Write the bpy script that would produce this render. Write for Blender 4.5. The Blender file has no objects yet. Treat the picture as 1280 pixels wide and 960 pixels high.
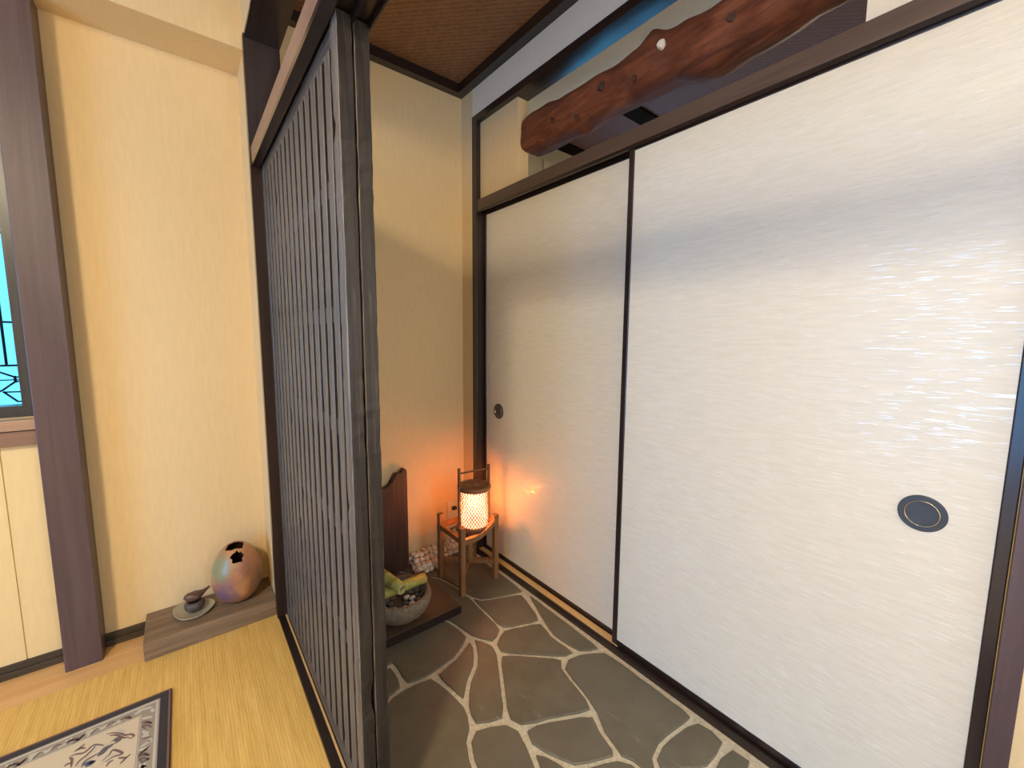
import bpy, bmesh, math, random
from mathutils import Vector, Matrix, noise
random.seed(7)
PI = math.pi
S = bpy.context.scene

# ------------------------------------------------------------------ camera, world, lights, exposure
cam = bpy.data.cameras.new('camera'); camo = bpy.data.objects.new('camera', cam)
S.collection.objects.link(camo); S.camera = camo
cam.sensor_fit = 'HORIZONTAL'; cam.sensor_width = 36.0
cam.lens = 514.875 / 1280 * 36.0
cam.clip_start = 0.02
def cam_matrix(yaw, pit, rol, loc):
    F = Vector((math.sin(yaw)*math.cos(pit), math.cos(yaw)*math.cos(pit), math.sin(pit)))
    R = Vector((math.cos(yaw), -math.sin(yaw), 0)); U = R.cross(F)
    R2 = R*math.cos(rol) + U*math.sin(rol); U2 = -R*math.sin(rol) + U*math.cos(rol)
    m = Matrix((R2, U2, -F)).transposed().to_4x4(); m.translation = loc
    return m
camo.matrix_world = cam_matrix(math.radians(38.6993), math.radians(-6.3239), math.radians(0.38147), Vector((-1.16717, -1.8756, 1.23831)))

S.view_settings.view_transform = 'Standard'; S.view_settings.look = 'None'
S.view_settings.gamma = 1.0; S.view_settings.use_curve_mapping = False
S.view_settings.exposure = 0.60

world = bpy.data.worlds.new('daylight'); S.world = world; world.use_nodes = True
bg = world.node_tree.nodes['Background']
bg.inputs['Color'].default_value = (0.15, 0.62, 1.0, 1); bg.inputs['Strength'].default_value = 1.25

def area(name, loc, direction, size, size_y, power, color, portal=False, shape='RECTANGLE'):
    l = bpy.data.lights.new(name, 'AREA'); l.shape = shape; l.size = size
    if shape in ('RECTANGLE', 'ELLIPSE'): l.size_y = size_y
    l.energy = power; l.color = color
    o = bpy.data.objects.new(name, l); S.collection.objects.link(o); o.location = loc
    o.rotation_euler = Vector(direction).to_track_quat('-Z', 'Y').to_euler()
    if portal: l.cycles.is_portal = True
    return o
LAMP = (-2.25, -2.20, 2.21)
pl_ = bpy.data.lights.new('ceiling_lamp_light', 'POINT'); pl_.energy = 40; pl_.color = (1, .81, .56); pl_.shadow_soft_size = .125
plo = bpy.data.objects.new('ceiling_lamp_light', pl_); S.collection.objects.link(plo); plo.location = LAMP
area('ceiling_lamp_downlight', (-2.25, -2.20, 2.335), (0, 0, -1), .32, .32, 27, (1, .82, .52), shape='DISK')
area('entry_fill_lamp', (-0.42, -3.05, 2.40), (0, 0, -1), .34, .34, 3, (.72, .85, 1.0), shape='DISK')  # added overhead fill, cools and lifts the shaded areas
area('entry_fill_light', (-0.42, -3.555, 1.25), (0, 1, 0), .62, 1.60, 13, (.86, .90, .96))  # added fill from the entry end, brightens the back wall
area('side_window_daylight', (-3.62, -1.75, 1.15), (1, 0, 0), 1.62, 1.58, 34, (.16, .46, 1.0))
area('next_room_window_daylight', (1.55, .10, 1.17), (0, -1, 0), 1.46, 1.30, 3.6, (.12, .45, 1.0))
area('next_room_lamp_light', (1.75, -1.1, 2.38), (0, 0, -1), .4, .4, 13, (1, .86, .66), shape='DISK')
area('window_portal_back', (-2.03, .16, 1.5), (0, -1, 0), .98, 1.02, 1, (1, 1, 1), portal=True)

# ------------------------------------------------------------------ node materials
def lin(c):
    return tuple(((v/255)/12.92 if v/255 <= .04045 else (((v/255)+.055)/1.055)**2.4) for v in c) + (1,)
class NT:
    def __init__(s, name):
        s.m = bpy.data.materials.new(name); s.m.use_nodes = True; s.t = s.m.node_tree; s.n = s.t.nodes
        s.p = s.n['Principled BSDF']
    def node(s, typ, **kw):
        n = s.n.new(typ)
        for k, v in kw.items(): setattr(n, k, v)
        return n
    def link(s, a, b): s.t.links.new(a, b)
    def coord(s, scale=(1, 1, 1), kind='Object', rot=(0, 0, 0)):
        tc = s.node('ShaderNodeTexCoord'); mp = s.node('ShaderNodeMapping')
        mp.inputs['Scale'].default_value = scale; mp.inputs['Rotation'].default_value = rot
        s.link(tc.outputs[kind], mp.inputs['Vector']); return mp.outputs['Vector']
    def noise(s, vec, scale, detail=4, rough=.55, dist=0):
        n = s.node('ShaderNodeTexNoise'); n.inputs['Scale'].default_value = scale
        n.inputs['Detail'].default_value = detail; n.inputs['Roughness'].default_value = rough
        n.inputs['Distortion'].default_value = dist
        s.link(vec, n.inputs['Vector']); return n.outputs['Fac']
    def ramp(s, fac, stops, interp='LINEAR'):
        r = s.node('ShaderNodeValToRGB'); cr = r.color_ramp; cr.interpolation = interp
        while len(cr.elements) < len(stops): cr.elements.new(.5)
        for e, (p, c) in zip(cr.elements, stops):
            e.position = p; e.color = c if len(c) == 4 else tuple(c) + (1,)
        s.link(fac, r.inputs['Fac']); return r.outputs['Color']
    def mix(s, fac, a, b, mode='MIX'):
        m = s.node('ShaderNodeMix', data_type='RGBA', blend_type=mode)
        for key, v in (('Factor', fac),):
            if isinstance(v, (int, float)): m.inputs[0].default_value = v
            else: s.link(v, m.inputs[0])
        for idx, v in ((6, a), (7, b)):
            if isinstance(v, tuple): m.inputs[idx].default_value = v if len(v) == 4 else v + (1,)
            else: s.link(v, m.inputs[idx])
        return m.outputs[2]
    def math(s, op, a, b=0.0):
        m = s.node('ShaderNodeMath', operation=op)
        for i, v in enumerate((a, b)):
            if isinstance(v, (int, float)): m.inputs[i].default_value = v
            else: s.link(v, m.inputs[i])
        return m.outputs[0]
    def bump(s, h, strength=.3, dist=.002):
        b = s.node('ShaderNodeBump'); b.inputs['Strength'].default_value = strength
        b.inputs['Distance'].default_value = dist
        s.link(h, b.inputs['Height']); s.link(b.outputs['Normal'], s.p.inputs['Normal']); return b
    def base(s, c):
        if isinstance(c, tuple): s.p.inputs['Base Color'].default_value = c if len(c) == 4 else c + (1,)
        else: s.link(c, s.p.inputs['Base Color'])
    def rough(s, r):
        if isinstance(r, (int, float)): s.p.inputs['Roughness'].default_value = r
        else: s.link(r, s.p.inputs['Roughness'])

def wood(name, c1, c2, axis=2, rough=.4, grain=60, bump=.25, coat=0, wear=None):
    n = NT(name)
    sc = [grain, grain, grain]; sc[axis] = grain*.05
    v = n.coord(tuple(sc))
    f = n.noise(v, 1.0, 6, .65, .6)
    f2 = n.noise(n.coord((3, 3, 3)), 1.0, 3)
    col = n.ramp(f, [(.3, c1), (.72, c2)])
    col = n.mix(n.math('MULTIPLY', f2, .55), col, n.mix(.5, col, c1))
    if wear:
        w = n.noise(n.coord(tuple(x*.9 for x in sc)), 1.6, 5, .7)
        col = n.mix(n.ramp(w, [(.56, (0, 0, 0)), (.72, (1, 1, 1))]), col, wear)
    n.base(col); n.rough(rough)
    n.bump(f, bump, .0015)
    n.p.inputs['Coat Weight'].default_value = coat; n.p.inputs['Coat Roughness'].default_value = .15
    return n.m
M = {}
def wallpaper(name, c, vary=.05):
    n = NT(name)
    v = n.coord((1, 1, 1)); f = n.noise(n.coord((90, 90, 14)), 1, 3)
    g = n.noise(v, 260, 2); d = tuple(x*(1-vary) for x in c[:3])
    n.base(n.ramp(f, [(.35, d), (.65, c)])); n.rough(.75)
    n.bump(n.math('ADD', f, g), .12, .0008); return n.m
M['wallpaper'] = wallpaper('cream_wallpaper', (.76, .585, .325))
M['wallpaper_pale'] = wallpaper('pale_wallpaper', (.80, .74, .62), .03)
M['panel_cream'] = wallpaper('cream_wainscot', (.79, .61, .31), .04)
M['dark_frame'] = wood('dark_lacquered_wood', (.012, .007, .006), (.03, .016, .014), 1, .28, 50, .12, .25)
M['dark_frame_v'] = wood('dark_lacquered_post', (.016, .009, .008), (.04, .023, .020), 2, .3, 50, .12, .2)
M['kamoi'] = wood('brown_lintel_wood', (.075, .048, .038), (.13, .088, .066), 1, .42, 50, .15)
M['kamoi_left'] = wood('rosy_lintel_wood', (.22, .12, .085), (.33, .20, .14), 1, .4, 50, .15)
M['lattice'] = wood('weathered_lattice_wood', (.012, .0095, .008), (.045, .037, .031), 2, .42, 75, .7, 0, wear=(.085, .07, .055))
M['lattice_lit_front'] = wood('lit_lattice_face', (.055, .048, .045), (.165, .150, .145), 2, .40, 75, .7, 0, wear=(.22, .19, .16))  # worn wood, with the cool side light painted in as a paler tone
M['lattice'].node_tree.nodes['Principled BSDF'].inputs['Specular IOR Level'].default_value = .32
M['lattice_h'] = wood('weathered_rail_wood', (.04, .035, .032), (.12, .105, .10), 1, .36, 75, .5, 0, wear=(.17, .14, .11))
M['post_purple'] = wood('purple_brown_post_wood', (.070, .042, .046), (.125, .082, .085), 2, .42, 34, .3, .0)
M['wood_strip'] = wood('orange_pine_board', (.62, .33, .12), (.80, .50, .22), 0, .35, 45, .1, .1)
M['pale_groove'] = wood('pale_groove_wood', (.60, .36, .13), (.78, .52, .24), 1, .4, 50, .1)
M['baseboard'] = wood('dark_baseboard_wood', (.035, .026, .018), (.075, .055, .038), 0, .4, 50, .1)
M['slab'] = wood('grey_brown_slab_wood', (.12, .075, .045), (.31, .22, .14), 0, .5, 42, .7, wear=(.09, .055, .035))
M['stand'] = wood('brown_stand_wood', (.16, .075, .028), (.34, .18, .075), 2, .5, 60, .3)
M['stick'] = wood('brown_stick_wood', (.16, .065, .025), (.30, .14, .06), 2, .45, 60, .3)
M['lid'] = wood('dark_lid_wood', (.20, .085, .035), (.36, .17, .075), 0, .4, 60, .2)
M['sill'] = wood('tan_sill_wood', (.36, .22, .14), (.48, .31, .20), 0, .4, 50, .1)
M['sill_dark'] = wood('brown_apron_wood', (.20, .11, .075), (.30, .18, .12), 0, .4, 50, .1)
M['plank'] = wood('charred_plank_wood', (.035, .015, .010), (.10, .045, .03), 2, .5, 60, .7)
M['board'] = wood('brown_plinth_wood', (.085, .055, .032), (.13, .085, .052), 0, .5, 50, .2)
M['black_frame'] = wood('blue_black_sash', (.02, .022, .028), (.05, .055, .07), 2, .3, 50, .05, .2)
def plain(name, c, r=.5, metal=0, **kw):
    n = NT(name); f = n.noise(n.coord(), 60, 3)
    n.base(n.ramp(f, [(.3, tuple(x*.92 for x in c)), (.7, c)])); n.rough(r); n.p.inputs['Metallic'].default_value = metal
    for k, v in kw.items(): n.p.inputs[k].default_value = v
    return n.m
M['brass'] = plain('brass_ring', (.75, .62, .35), .25, 1)
M['handle_black'] = plain('blue_black_lacquer', (.035, .044, .060), .36, 0)
M['handle_black'].node_tree.nodes['Principled BSDF'].inputs['Coat Weight'].default_value = .1
M['iron'] = plain('black_iron', (.012, .014, .018), .5, .3)
M['white_plastic'] = plain('ivory_plastic', (.72, .66, .52), .35)
M['slot'] = plain('dark_plug', (.05, .03, .02), .5)
M['pebble'] = plain('white_pebble', (.80, .72, .58), .5)
M['dark_pebble'] = plain('grey_pebble', (.10, .095, .09), .4)
M['knot_cut'] = plain('pale_cut_knot', (.78, .72, .64), .6)
M['ceiling_next'] = None
M['ceiling_batten'] = plain('matte_dark_batten', (.010, .007, .006), .9, **{'Specular IOR Level': .1})

def fusuma():
    n = NT('pearl_fusuma_paper')
    # thread dashes lie along Y (horizontal), thin in Z
    v = n.coord((26, 26, 400)); f = n.noise(v, 1.0, 1.5, .5, .3)
    v2 = n.coord((14, 14, 130)); f2 = n.noise(v2, 1.0, 3, .5)
    v3 = n.coord((2, 2, 5)); f3 = n.noise(v3, 1.0, 2)
    mask = n.ramp(n.math('ADD', f, n.math('MULTIPLY', n.math('SUBTRACT', f3, .5), .12)), [(.615, (0, 0, 0)), (.65, (1, 1, 1))])
    col = n.ramp(f2, [(.35, (.735, .70, .60)), (.65, (.79, .755, .655))])
    n.base(n.mix(mask, col, (.95, .93, .87))); n.link(mask, n.p.inputs['Coat Weight']); n.p.inputs['Coat Roughness'].default_value = .16; n.p.inputs['Coat IOR'].default_value = 1.9
    n.rough(n.ramp(mask, [(0, (.42, .42, .42)), (1, (.26, .26, .26))]))
    n.p.inputs['Specular IOR Level'].default_value = .5
    h = n.math('ADD', n.math('MULTIPLY', mask, 1.0), n.math('MULTIPLY', f2, .35))
    n.bump(h, .55, .0012)
    return n.m
M['fusuma'] = fusuma()

def tatami():
    n = NT('woven_rush_mat')
    tc = n.node('ShaderNodeTexCoord'); sx = n.node('ShaderNodeSeparateXYZ'); n.link(tc.outputs['Object'], sx.inputs[0])
    x, y = sx.outputs[0], sx.outputs[1]
    rib = n.math('SINE', n.math('MULTIPLY', x, 2*PI/.0075))
    weft = n.math('SINE', n.math('ADD', n.math('MULTIPLY', y, 2*PI/.0035), n.math('MULTIPLY', rib, 1.2)))
    wide = n.math('SINE', n.math('MULTIPLY', x, 2*PI/.045))
    nz = n.noise(n.coord((220, 22, 60)), 1, 4)
    nz2 = n.noise(n.coord((85, 5, 3)), 1, 3)
    big = n.noise(n.coord((1.5, 1.5, 1)), 1, 2)
    h = n.math('ADD', n.math('MULTIPLY', rib, .13), n.math('MULTIPLY', weft, .12))
    h = n.math('ADD', h, n.math('MULTIPLY', wide, .06))
    h = n.math('ADD', h, nz)
    # stitched warp lines every nine centimetres or so
    seam = n.math('POWER', n.math('ABSOLUTE', n.math('SINE', n.math('MULTIPLY', x, PI/.031))), 40.0)
    dash = n.math('GREATER_THAN', n.math('SINE', n.math('MULTIPLY', y, 2*PI/.010)), -.1)
    h = n.math('SUBTRACT', h, n.math('MULTIPLY', n.math('MULTIPLY', seam, dash), .30))
    tone = n.math('ADD', n.math('MULTIPLY', h, .32), n.math('MULTIPLY', nz2, .62))
    col = n.ramp(tone, [(.30, (.63, .39, .10)), (.5, (.76, .49, .14)), (.72, (.87, .60, .20))])
    n.base(col); n.rough(.5); n.bump(h, .45, .0016)
    return n.m
M['tatami'] = tatami()

def stone():
    n = NT('slate_flagstone')
    oi = n.node('ShaderNodeObjectInfo')
    a = n.noise(n.coord((1, 1, 1)), 9, 5, .6); b = n.noise(n.coord((1, 1, 1)), 55, 4, .7)
    scr = n.noise(n.coord((60, 9, 10), rot=(0, 0, .6)), 1, 5, .75, 1.5)
    col = n.ramp(a, [(.3, (.105, .092, .062)), (.7, (.16, .143, .102))])
    col = n.mix(n.math('MULTIPLY', oi.outputs['Random'], .5), col, (.155, .135, .10))
    col = n.mix(n.ramp(scr, [(.64, (0, 0, 0)), (.70, (.6, .6, .6))]), col, (.36, .34, .28))
    n.base(col); n.rough(n.ramp(b, [(.3, (.38,)*3), (.7, (.6,)*3)]))
    n.bump(n.math('ADD', n.math('MULTIPLY', a, 2), b), .35, .003)
    return n.m
M['stone'] = stone()
def grout():
    n = NT('pale_mortar'); f = n.noise(n.coord(), 90, 5, .7)
    n.base(n.ramp(f, [(.3, (.46, .41, .31)), (.7, (.72, .65, .50))])); n.rough(.9); n.bump(f, .6, .003); return n.m
M['grout'] = grout()
def ceiling_mat(name, c1, c2):
    n = NT(name)
    ch = n.node('ShaderNodeTexWave', wave_type='BANDS', bands_direction='DIAGONAL'); ch.inputs['Scale'].default_value = 22
    ch.inputs['Distortion'].default_value = 1.5; ch.inputs['Detail'].default_value = 2
    n.link(n.coord(), ch.inputs['Vector'])
    f = n.noise(n.coord((60, 60, 60)), 1, 4)
    n.base(n.ramp(n.math('ADD', n.math('MULTIPLY', ch.outputs['Fac'], .25), n.math('MULTIPLY', f, .75)), [(.3, c1), (.7, c2)]))
    n.rough(.6); n.bump(ch.outputs['Fac'], .2, .001); return n.m
M['ceiling_brown'] = ceiling_mat('brown_woven_ceiling', (.17, .080, .036), (.28, .145, .070))
M['ceiling_next'] = ceiling_mat('plum_brown_ceiling', (.12, .060, .066), (.17, .090, .098))
M['ceiling_dark'] = ceiling_mat('dark_wood_ceiling', (.07, .05, .045), (.11, .08, .07))
def bark():
    n = NT('red_brown_log')
    f = n.noise(n.coord((24, 3.5, 24)), 1, 6, .6, 1.2); g = n.noise(n.coord((9, 9, 9)), 1, 3)
    col = n.ramp(f, [(.25, (.075, .024, .014)), (.55, (.19, .062, .030)), (.8, (.33, .125, .058))])
    col = n.mix(n.ramp(g, [(.5, (0, 0, 0)), (.75, (.7, .7, .7))]), col, (.07, .022, .014))
    n.base(col); n.rough(.68); n.bump(f, .9, .006); n.p.inputs['Specular IOR Level'].default_value = .22; n.p.inputs['Coat Roughness'].default_value = .25
    return n.m
M['bark'] = bark()
def vase_mat():
    n = NT('salt_glazed_stoneware')
    v = n.coord(); f = n.noise(v, 11, 3, .5, .4); sp = n.noise(v, 190, 3)
    col = n.ramp(f, [(.30, (.20, .12, .14)), (.44, (.36, .17, .10)), (.58, (.46, .225, .105)), (.75, (.54, .31, .175))])
    tc = n.node('ShaderNodeTexCoord')
    def spot(c, r0, r1, color, amt):
        nonlocal col
        d = n.node('ShaderNodeVectorMath', operation='DISTANCE'); n.link(tc.outputs['Object'], d.inputs[0]); d.inputs[1].default_value = c
        dd = n.math('ADD', d.outputs['Value'], n.math('MULTIPLY', n.math('SUBTRACT', f, .5), .03))
        mk = n.ramp(dd, [(r0, (amt,)*3), (r1, (0, 0, 0))]); col = n.mix(mk, col, color)
    spot((-.045, -.055, .055), .014, .052, (.13, .085, .16), .9)
    spot((.062, -.040, .085), .012, .050, (.10, .055, .045), .85)
    spot((-.050, -.030, .155), .030, .060, (.24, .26, .15), .95)
    col = n.mix(n.ramp(sp, [(.62, (0, 0, 0)), (.72, (.5, .5, .5))]), col, (.55, .42, .28))
    n.base(col); n.rough(.33); n.p.inputs['Coat Weight'].default_value = .15; n.bump(sp, .12, .001)
    return n.m
M['vase'] = vase_mat()
M['vase_in'] = plain('dark_vase_inside', (.05, .025, .015), .7)
M['dish'] = plain('grey_glazed_dish', (.40, .36, .27), .35)
def clay(name, c1, c2, r):
    n = NT(name); f = n.noise(n.coord(), 70, 5, .6); n.base(n.ramp(f, [(.3, c1), (.7, c2)])); n.rough(r); n.bump(f, .4, .002); return n.m
M['clay_dark'] = clay('dark_unglazed_clay', (.045, .035, .030), (.10, .08, .07), .5)
M['clay_bird'] = clay('brown_glazed_clay', (.06, .028, .022), (.16, .085, .065), .3)
M['granite'] = clay('rough_granite', (.13, .10, .07), (.27, .21, .15), .75)
def bamboo():
    n = NT('green_bamboo'); f = n.noise(n.coord((8, 60, 60)), 1, 4)
    n.base(n.ramp(f, [(.3, (.30, .30, .06)), (.7, (.46, .44, .12))])); n.rough(.35); n.bump(f, .15, .001); return n.m
M['bamboo'] = bamboo(); M['bamboo_bore_shade'] = plain('brown_bore_shade', (.12, .075, .03), .7)  # second brown is the shade inside the pipe ends, as a colour
M['bamboo_cut'] = plain('cut_bamboo', (.55, .48, .26), .6)
def washi():
    n = NT('glowing_washi_gauze')
    n.base((.9, .8, .6)); n.rough(.8)
    n.p.inputs['Emission Color'].default_value = (1.0, .78, .54, 1); n.p.inputs['Emission Strength'].default_value = 2.0
    tr = n.node('ShaderNodeBsdfTransparent'); mx = n.node('ShaderNodeMixShader'); mx.inputs[0].default_value = .5
    out = n.n['Material Output']
    n.link(tr.outputs[0], mx.inputs[1]); n.link(n.p.outputs[0], mx.inputs[2]); n.link(mx.outputs[0], out.inputs['Surface'])
    return n.m
M['washi'] = washi()
def emis(name, c, s):
    n = NT(name); n.base(c); n.p.inputs['Emission Color'].default_value = c + (1,); n.p.inputs['Emission Strength'].default_value = s; return n.m
M['lamp_diffuser'] = emis('lamp_diffuser', (1, .88, .70), 2.0)
n = NT('window_glass'); n.base((.85, .95, 1.0)); n.rough(.02); n.p.inputs['Transmission Weight'].default_value = 1.0; n.p.inputs['IOR'].default_value = 1.02
M['glass'] = n.m
def rugc(name, c, r=.9):
    n = NT(name); f = n.noise(n.coord(), 500, 2); n.base(n.ramp(f, [(.3, tuple(x*.8 for x in c)), (.7, c)])); n.rough(r); n.bump(f, .5, .001)
    n.p.inputs['Sheen Weight'].default_value = .2; return n.m
for k, c in dict(rug_cream=(.72, .60, .43), rug_black=(.020, .013, .012), rug_brown=(.20, .09, .055), rug_grey=(.36, .31, .25), rug_pale=(.60, .56, .45),
                 rug_mauve=(.38, .32, .32), rug_blue=(.10, .115, .17), rug_choc=(.19, .115, .10)).items(): M[k] = rugc(k, c)

# ------------------------------------------------------------------ object helpers
def link(name, bm_or_me, mat, parent=None, smooth=False, loc=None):
    if isinstance(bm_or_me, bmesh.types.BMesh):
        me = bpy.data.meshes.new(name); bm_or_me.to_mesh(me); bm_or_me.free()
    else: me = bm_or_me
    if mat is not None and not me.materials: me.materials.append(M[mat] if isinstance(mat, str) else mat)
    if smooth:
        for p in me.polygons: p.use_smooth = True
    o = bpy.data.objects.new(name, me); S.collection.objects.link(o)
    if parent: o.parent = parent
    if loc: o.location = loc
    return o
def thing(name, label, cat, loc=(0, 0, 0), group=None, rotz=0):
    o = bpy.data.objects.new(name, None); S.collection.objects.link(o); o.location = loc; o.rotation_euler.z = rotz
    o.empty_display_size = .05
    o['label'] = label; o['category'] = cat
    if group: o['group'] = group
    return o
def tag(o, label, cat, group=None):
    o['label'] = label; o['category'] = cat
    if group: o['group'] = group
    return o
def struct(o, label=None):
    o['kind'] = 'structure'
    if label: o['label'] = label
    return o
def bbox(bm, lo, hi, bevel=0):
    v = [bm.verts.new((x, y, z)) for x in (lo[0], hi[0]) for y in (lo[1], hi[1]) for z in (lo[2], hi[2])]
    idx = [(0, 1, 3, 2), (4, 6, 7, 5), (0, 4, 5, 1), (2, 3, 7, 6), (0, 2, 6, 4), (1, 5, 7, 3)]
    fs = [bm.faces.new([v[i] for i in f]) for f in idx]
    if bevel:
        es = list({e for f in fs for e in f.edges})
        bmesh.ops.bevel(bm, geom=es, offset=bevel, segments=2, affect='EDGES', profile=.5)
def box(name, lo, hi, mat, parent=None, bevel=.0, origin=None):
    """box in parent space; origin gives object location"""
    bm = bmesh.new()
    org = Vector(origin) if origin else (Vector(lo)+Vector(hi))/2
    bbox(bm, Vector(lo)-org, Vector(hi)-org, bevel)
    bmesh.ops.recalc_face_normals(bm, faces=bm.faces)
    return link(name, bm, mat, parent, loc=org)
def rough_bar(name, lo, hi, axis, mat, parent, seg=40, amp=.0012, seed=0, bev=.002):
    """wooden bar, slightly uneven edges along its length"""
    lo = Vector(lo); hi = Vector(hi); c = (lo+hi)/2; h = (hi-lo)/2
    a = axis; b, d = [i for i in range(3) if i != a]
    bm = bmesh.new(); rings = []
    prof = []
    for sb, sd in ((-1, -1), (1, -1), (1, 1), (-1, 1)):
        prof += [(sb*h[b] - (bev if (sb > 0) == (sd < 0) else 0)*sb*0, sd*h[d])]
    pts = []
    for sb, sd in ((-1, -1), (1, -1), (1, 1), (-1, 1)):
        if (sb, sd) in ((-1, -1), (1, 1)):
            pts += [(sb*h[b], sd*(h[d]-bev)), (sb*(h[b]-bev), sd*h[d])]
        else:
            pts += [(sb*(h[b]-bev), sd*h[d]), (sb*h[b], sd*(h[d]-bev))]
    for i in range(seg+1):
        t = -h[a] + 2*h[a]*i/seg; ring = []
        for k, (pb, pd) in enumerate(pts):
            q = Vector((t*22, seed*7.3 + (k//2)*5.1, seed*1.7))
            n1 = noise.noise(q)*amp + max(0, noise.noise(q*.9+Vector((40, 0, 0)))-.35)*amp*5
            v = [0, 0, 0]; v[a] = t; v[b] = pb*(1-abs(n1)/max(h[b], .004)) if h[b] else pb; v[d] = pd*(1-abs(n1)/max(h[d], .004))
            ring.append(bm.verts.new(v))
        rings.append(ring)
    n8 = len(pts)
    for r0, r1 in zip(rings, rings[1:]):
        for k in range(n8): bm.faces.new((r0[k], r0[(k+1) % n8], r1[(k+1) % n8], r1[k]))
    bm.faces.new(rings[0][::-1]); bm.faces.new(rings[-1])
    bmesh.ops.recalc_face_normals(bm, faces=bm.faces)
    o = link(name, bm, mat, parent, loc=c)
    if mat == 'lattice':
        o.data.materials.append(M['lattice_lit_front'])
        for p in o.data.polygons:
            if p.normal.x < -.7: p.material_index = 1  # faces towards the mat room get the wood with painted-in light
    return o
def lathe_bm(bm, prof, seg=40, c=(0, 0, 0), squash=(1, 1), cap0=True, cap1=True):
    rings = []
    for r, z in prof:
        rings.append([bm.verts.new((c[0]+squash[0]*r*math.cos(2*PI*k/seg), c[1]+squash[1]*r*math.sin(2*PI*k/seg), c[2]+z)) for k in range(seg)])
    for a, b in zip(rings, rings[1:]):
        for k in range(seg): bm.faces.new((a[k], a[(k+1) % seg], b[(k+1) % seg], b[k]))
    if cap0: bm.faces.new(rings[0][::-1])
    if cap1: bm.faces.new(rings[-1])
    return rings
def tube_bm(bm, pts, rad, seg=10, cap=True):
    pts = [Vector(p) for p in pts]; n = len(pts)
    rads = rad if isinstance(rad, (list, tuple)) else [rad]*n
    rings = []; up = None
    for i, p in enumerate(pts):
        t = (pts[min(i+1, n-1)]-pts[max(i-1, 0)]).normalized()
        if up is None:
            up = Vector((0, 0, 1)) if abs(t.z) < .9 else Vector((1, 0, 0))
        s = t.cross(up).normalized(); u = s.cross(t).normalized(); up = u
        rings.append([bm.verts.new(p + (s*math.cos(2*PI*k/seg)+u*math.sin(2*PI*k/seg))*rads[i]) for k in range(seg)])
    for a, b in zip(rings, rings[1:]):
        for k in range(seg): bm.faces.new((a[k], a[(k+1) % seg], b[(k+1) % seg], b[k]))
    if cap: bm.faces.new(rings[0][::-1]); bm.faces.new(rings[-1])
    bmesh.ops.recalc_face_normals(bm, faces=bm.faces)
def poly_prism(bm, pts, z0, z1, bev=0.0):
    """pts ccw list; straight sides with a small chamfer on top"""
    n = len(pts)
    lo = [bm.verts.new((x, y, z0)) for x, y in pts]
    if bev:
        ins = inset(pts, bev)
        mid = [bm.verts.new((x, y, z1-bev*.7)) for x, y in pts]; top = [bm.verts.new((x, y, z1)) for x, y in ins]
        for k in range(n):
            bm.faces.new((lo[k], lo[(k+1) % n], mid[(k+1) % n], mid[k])); bm.faces.new((mid[k], mid[(k+1) % n], top[(k+1) % n], top[k]))
    else:
        top = [bm.verts.new((x, y, z1)) for x, y in pts]
        for k in range(n): bm.faces.new((lo[k], lo[(k+1) % n], top[(k+1) % n], top[k]))
    bm.faces.new(top); bm.faces.new(lo[::-1])
def area2(p): return sum(p[i][0]*p[(i+1) % len(p)][1]-p[(i+1) % len(p)][0]*p[i][1] for i in range(len(p)))/2
def inset(pts, d):
    out = []; n = len(pts)
    for i in range(n):
        a = Vector(pts[i-1]); b = Vector(pts[i]); c = Vector(pts[(i+1) % n])
        e1 = (b-a).normalized(); e2 = (c-b).normalized()
        n1 = Vector((-e1.y, e1.x)); n2 = Vector((-e2.y, e2.x))
        m = n1+n2
        if m.length < .2: m = n1
        m = m.normalized(); k = d/max(.45, m.dot(n1)); out.append(tuple(b+m*k))
    return out

# ------------------------------------------------------------------ the setting
ZT = .1922      # raised mat floor
ZF = .10        # flagstone floor
ZC = 2.46       # ceiling over the flagstones
XL, XR = -.9465, -.85   # lattice wall faces
OT = 2.205      # top of the opening over the lattice lintel

# floors
fl = struct(box('floor', (-.95, -3.7, -.02), (.10, .02, ZF-.006), 'grout'), 'flagstone entry floor bedded in pale mortar')
mf = struct(box('floor', (-3.7, -3.7, -.02), (-.95, .0, ZT-.012), 'baseboard'), 'raised timber floor under the rush mat')
# back wall
WX0, WX1, WZ0, WZ1 = -2.52, -1.528, .99, 2.01
wb = bmesh.new()
for lo, hi in [((-3.7, 0, 0), (WX0, .12, 2.6)), ((WX0, 0, 0), (WX1, .12, WZ0)), ((WX0, 0, WZ1), (WX1, .12, 2.6)), ((WX1, 0, 0), (-.93, .12, 2.6))]: bbox(wb, lo, hi)
wb_o = struct(link('wall_back', wb, 'wallpaper'), 'cream wall behind the vase, left of the lattice screen')
struct(box('wall_back', (-.93, 0, 0), (.0, .12, 2.6), 'wallpaper', origin=(-.45, 0, 0)), 'cream wall behind the lantern')
# wainscot panels under the window
for x0, x1 in ((-3.6, -2.96), (-2.957, -2.283), (-2.28, -1.6065), (-1.6035, -1.45)):
    box('wainscot_panel', (x0, -.004, ZT), (x1, .002, .915), 'panel_cream', wb_o, .001)
# bulkhead over the back wall
struct(box('wall_back', (-3.6, -.1725, 2.1751), (XL+.002, .0, 2.42), 'wallpaper'), 'cream boxed beam along the top of the back wall')
struct(box('trim_1', (-3.6, -.185, 2.32), (XL-.03, -.165, 2.42), 'ceiling_dark'))
# wing and header of the wall holding the lattice
struct(box('wall_middle', (XL, -.190, 0), (XR, .0, 2.6), 'wallpaper'), 'short cream return wall beside the lattice screen')
struct(box('wall_middle', (XL, -3.6, OT), (XR, -.190, 2.6), 'wallpaper'), 'cream wall above the opening over the lattice')
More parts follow.
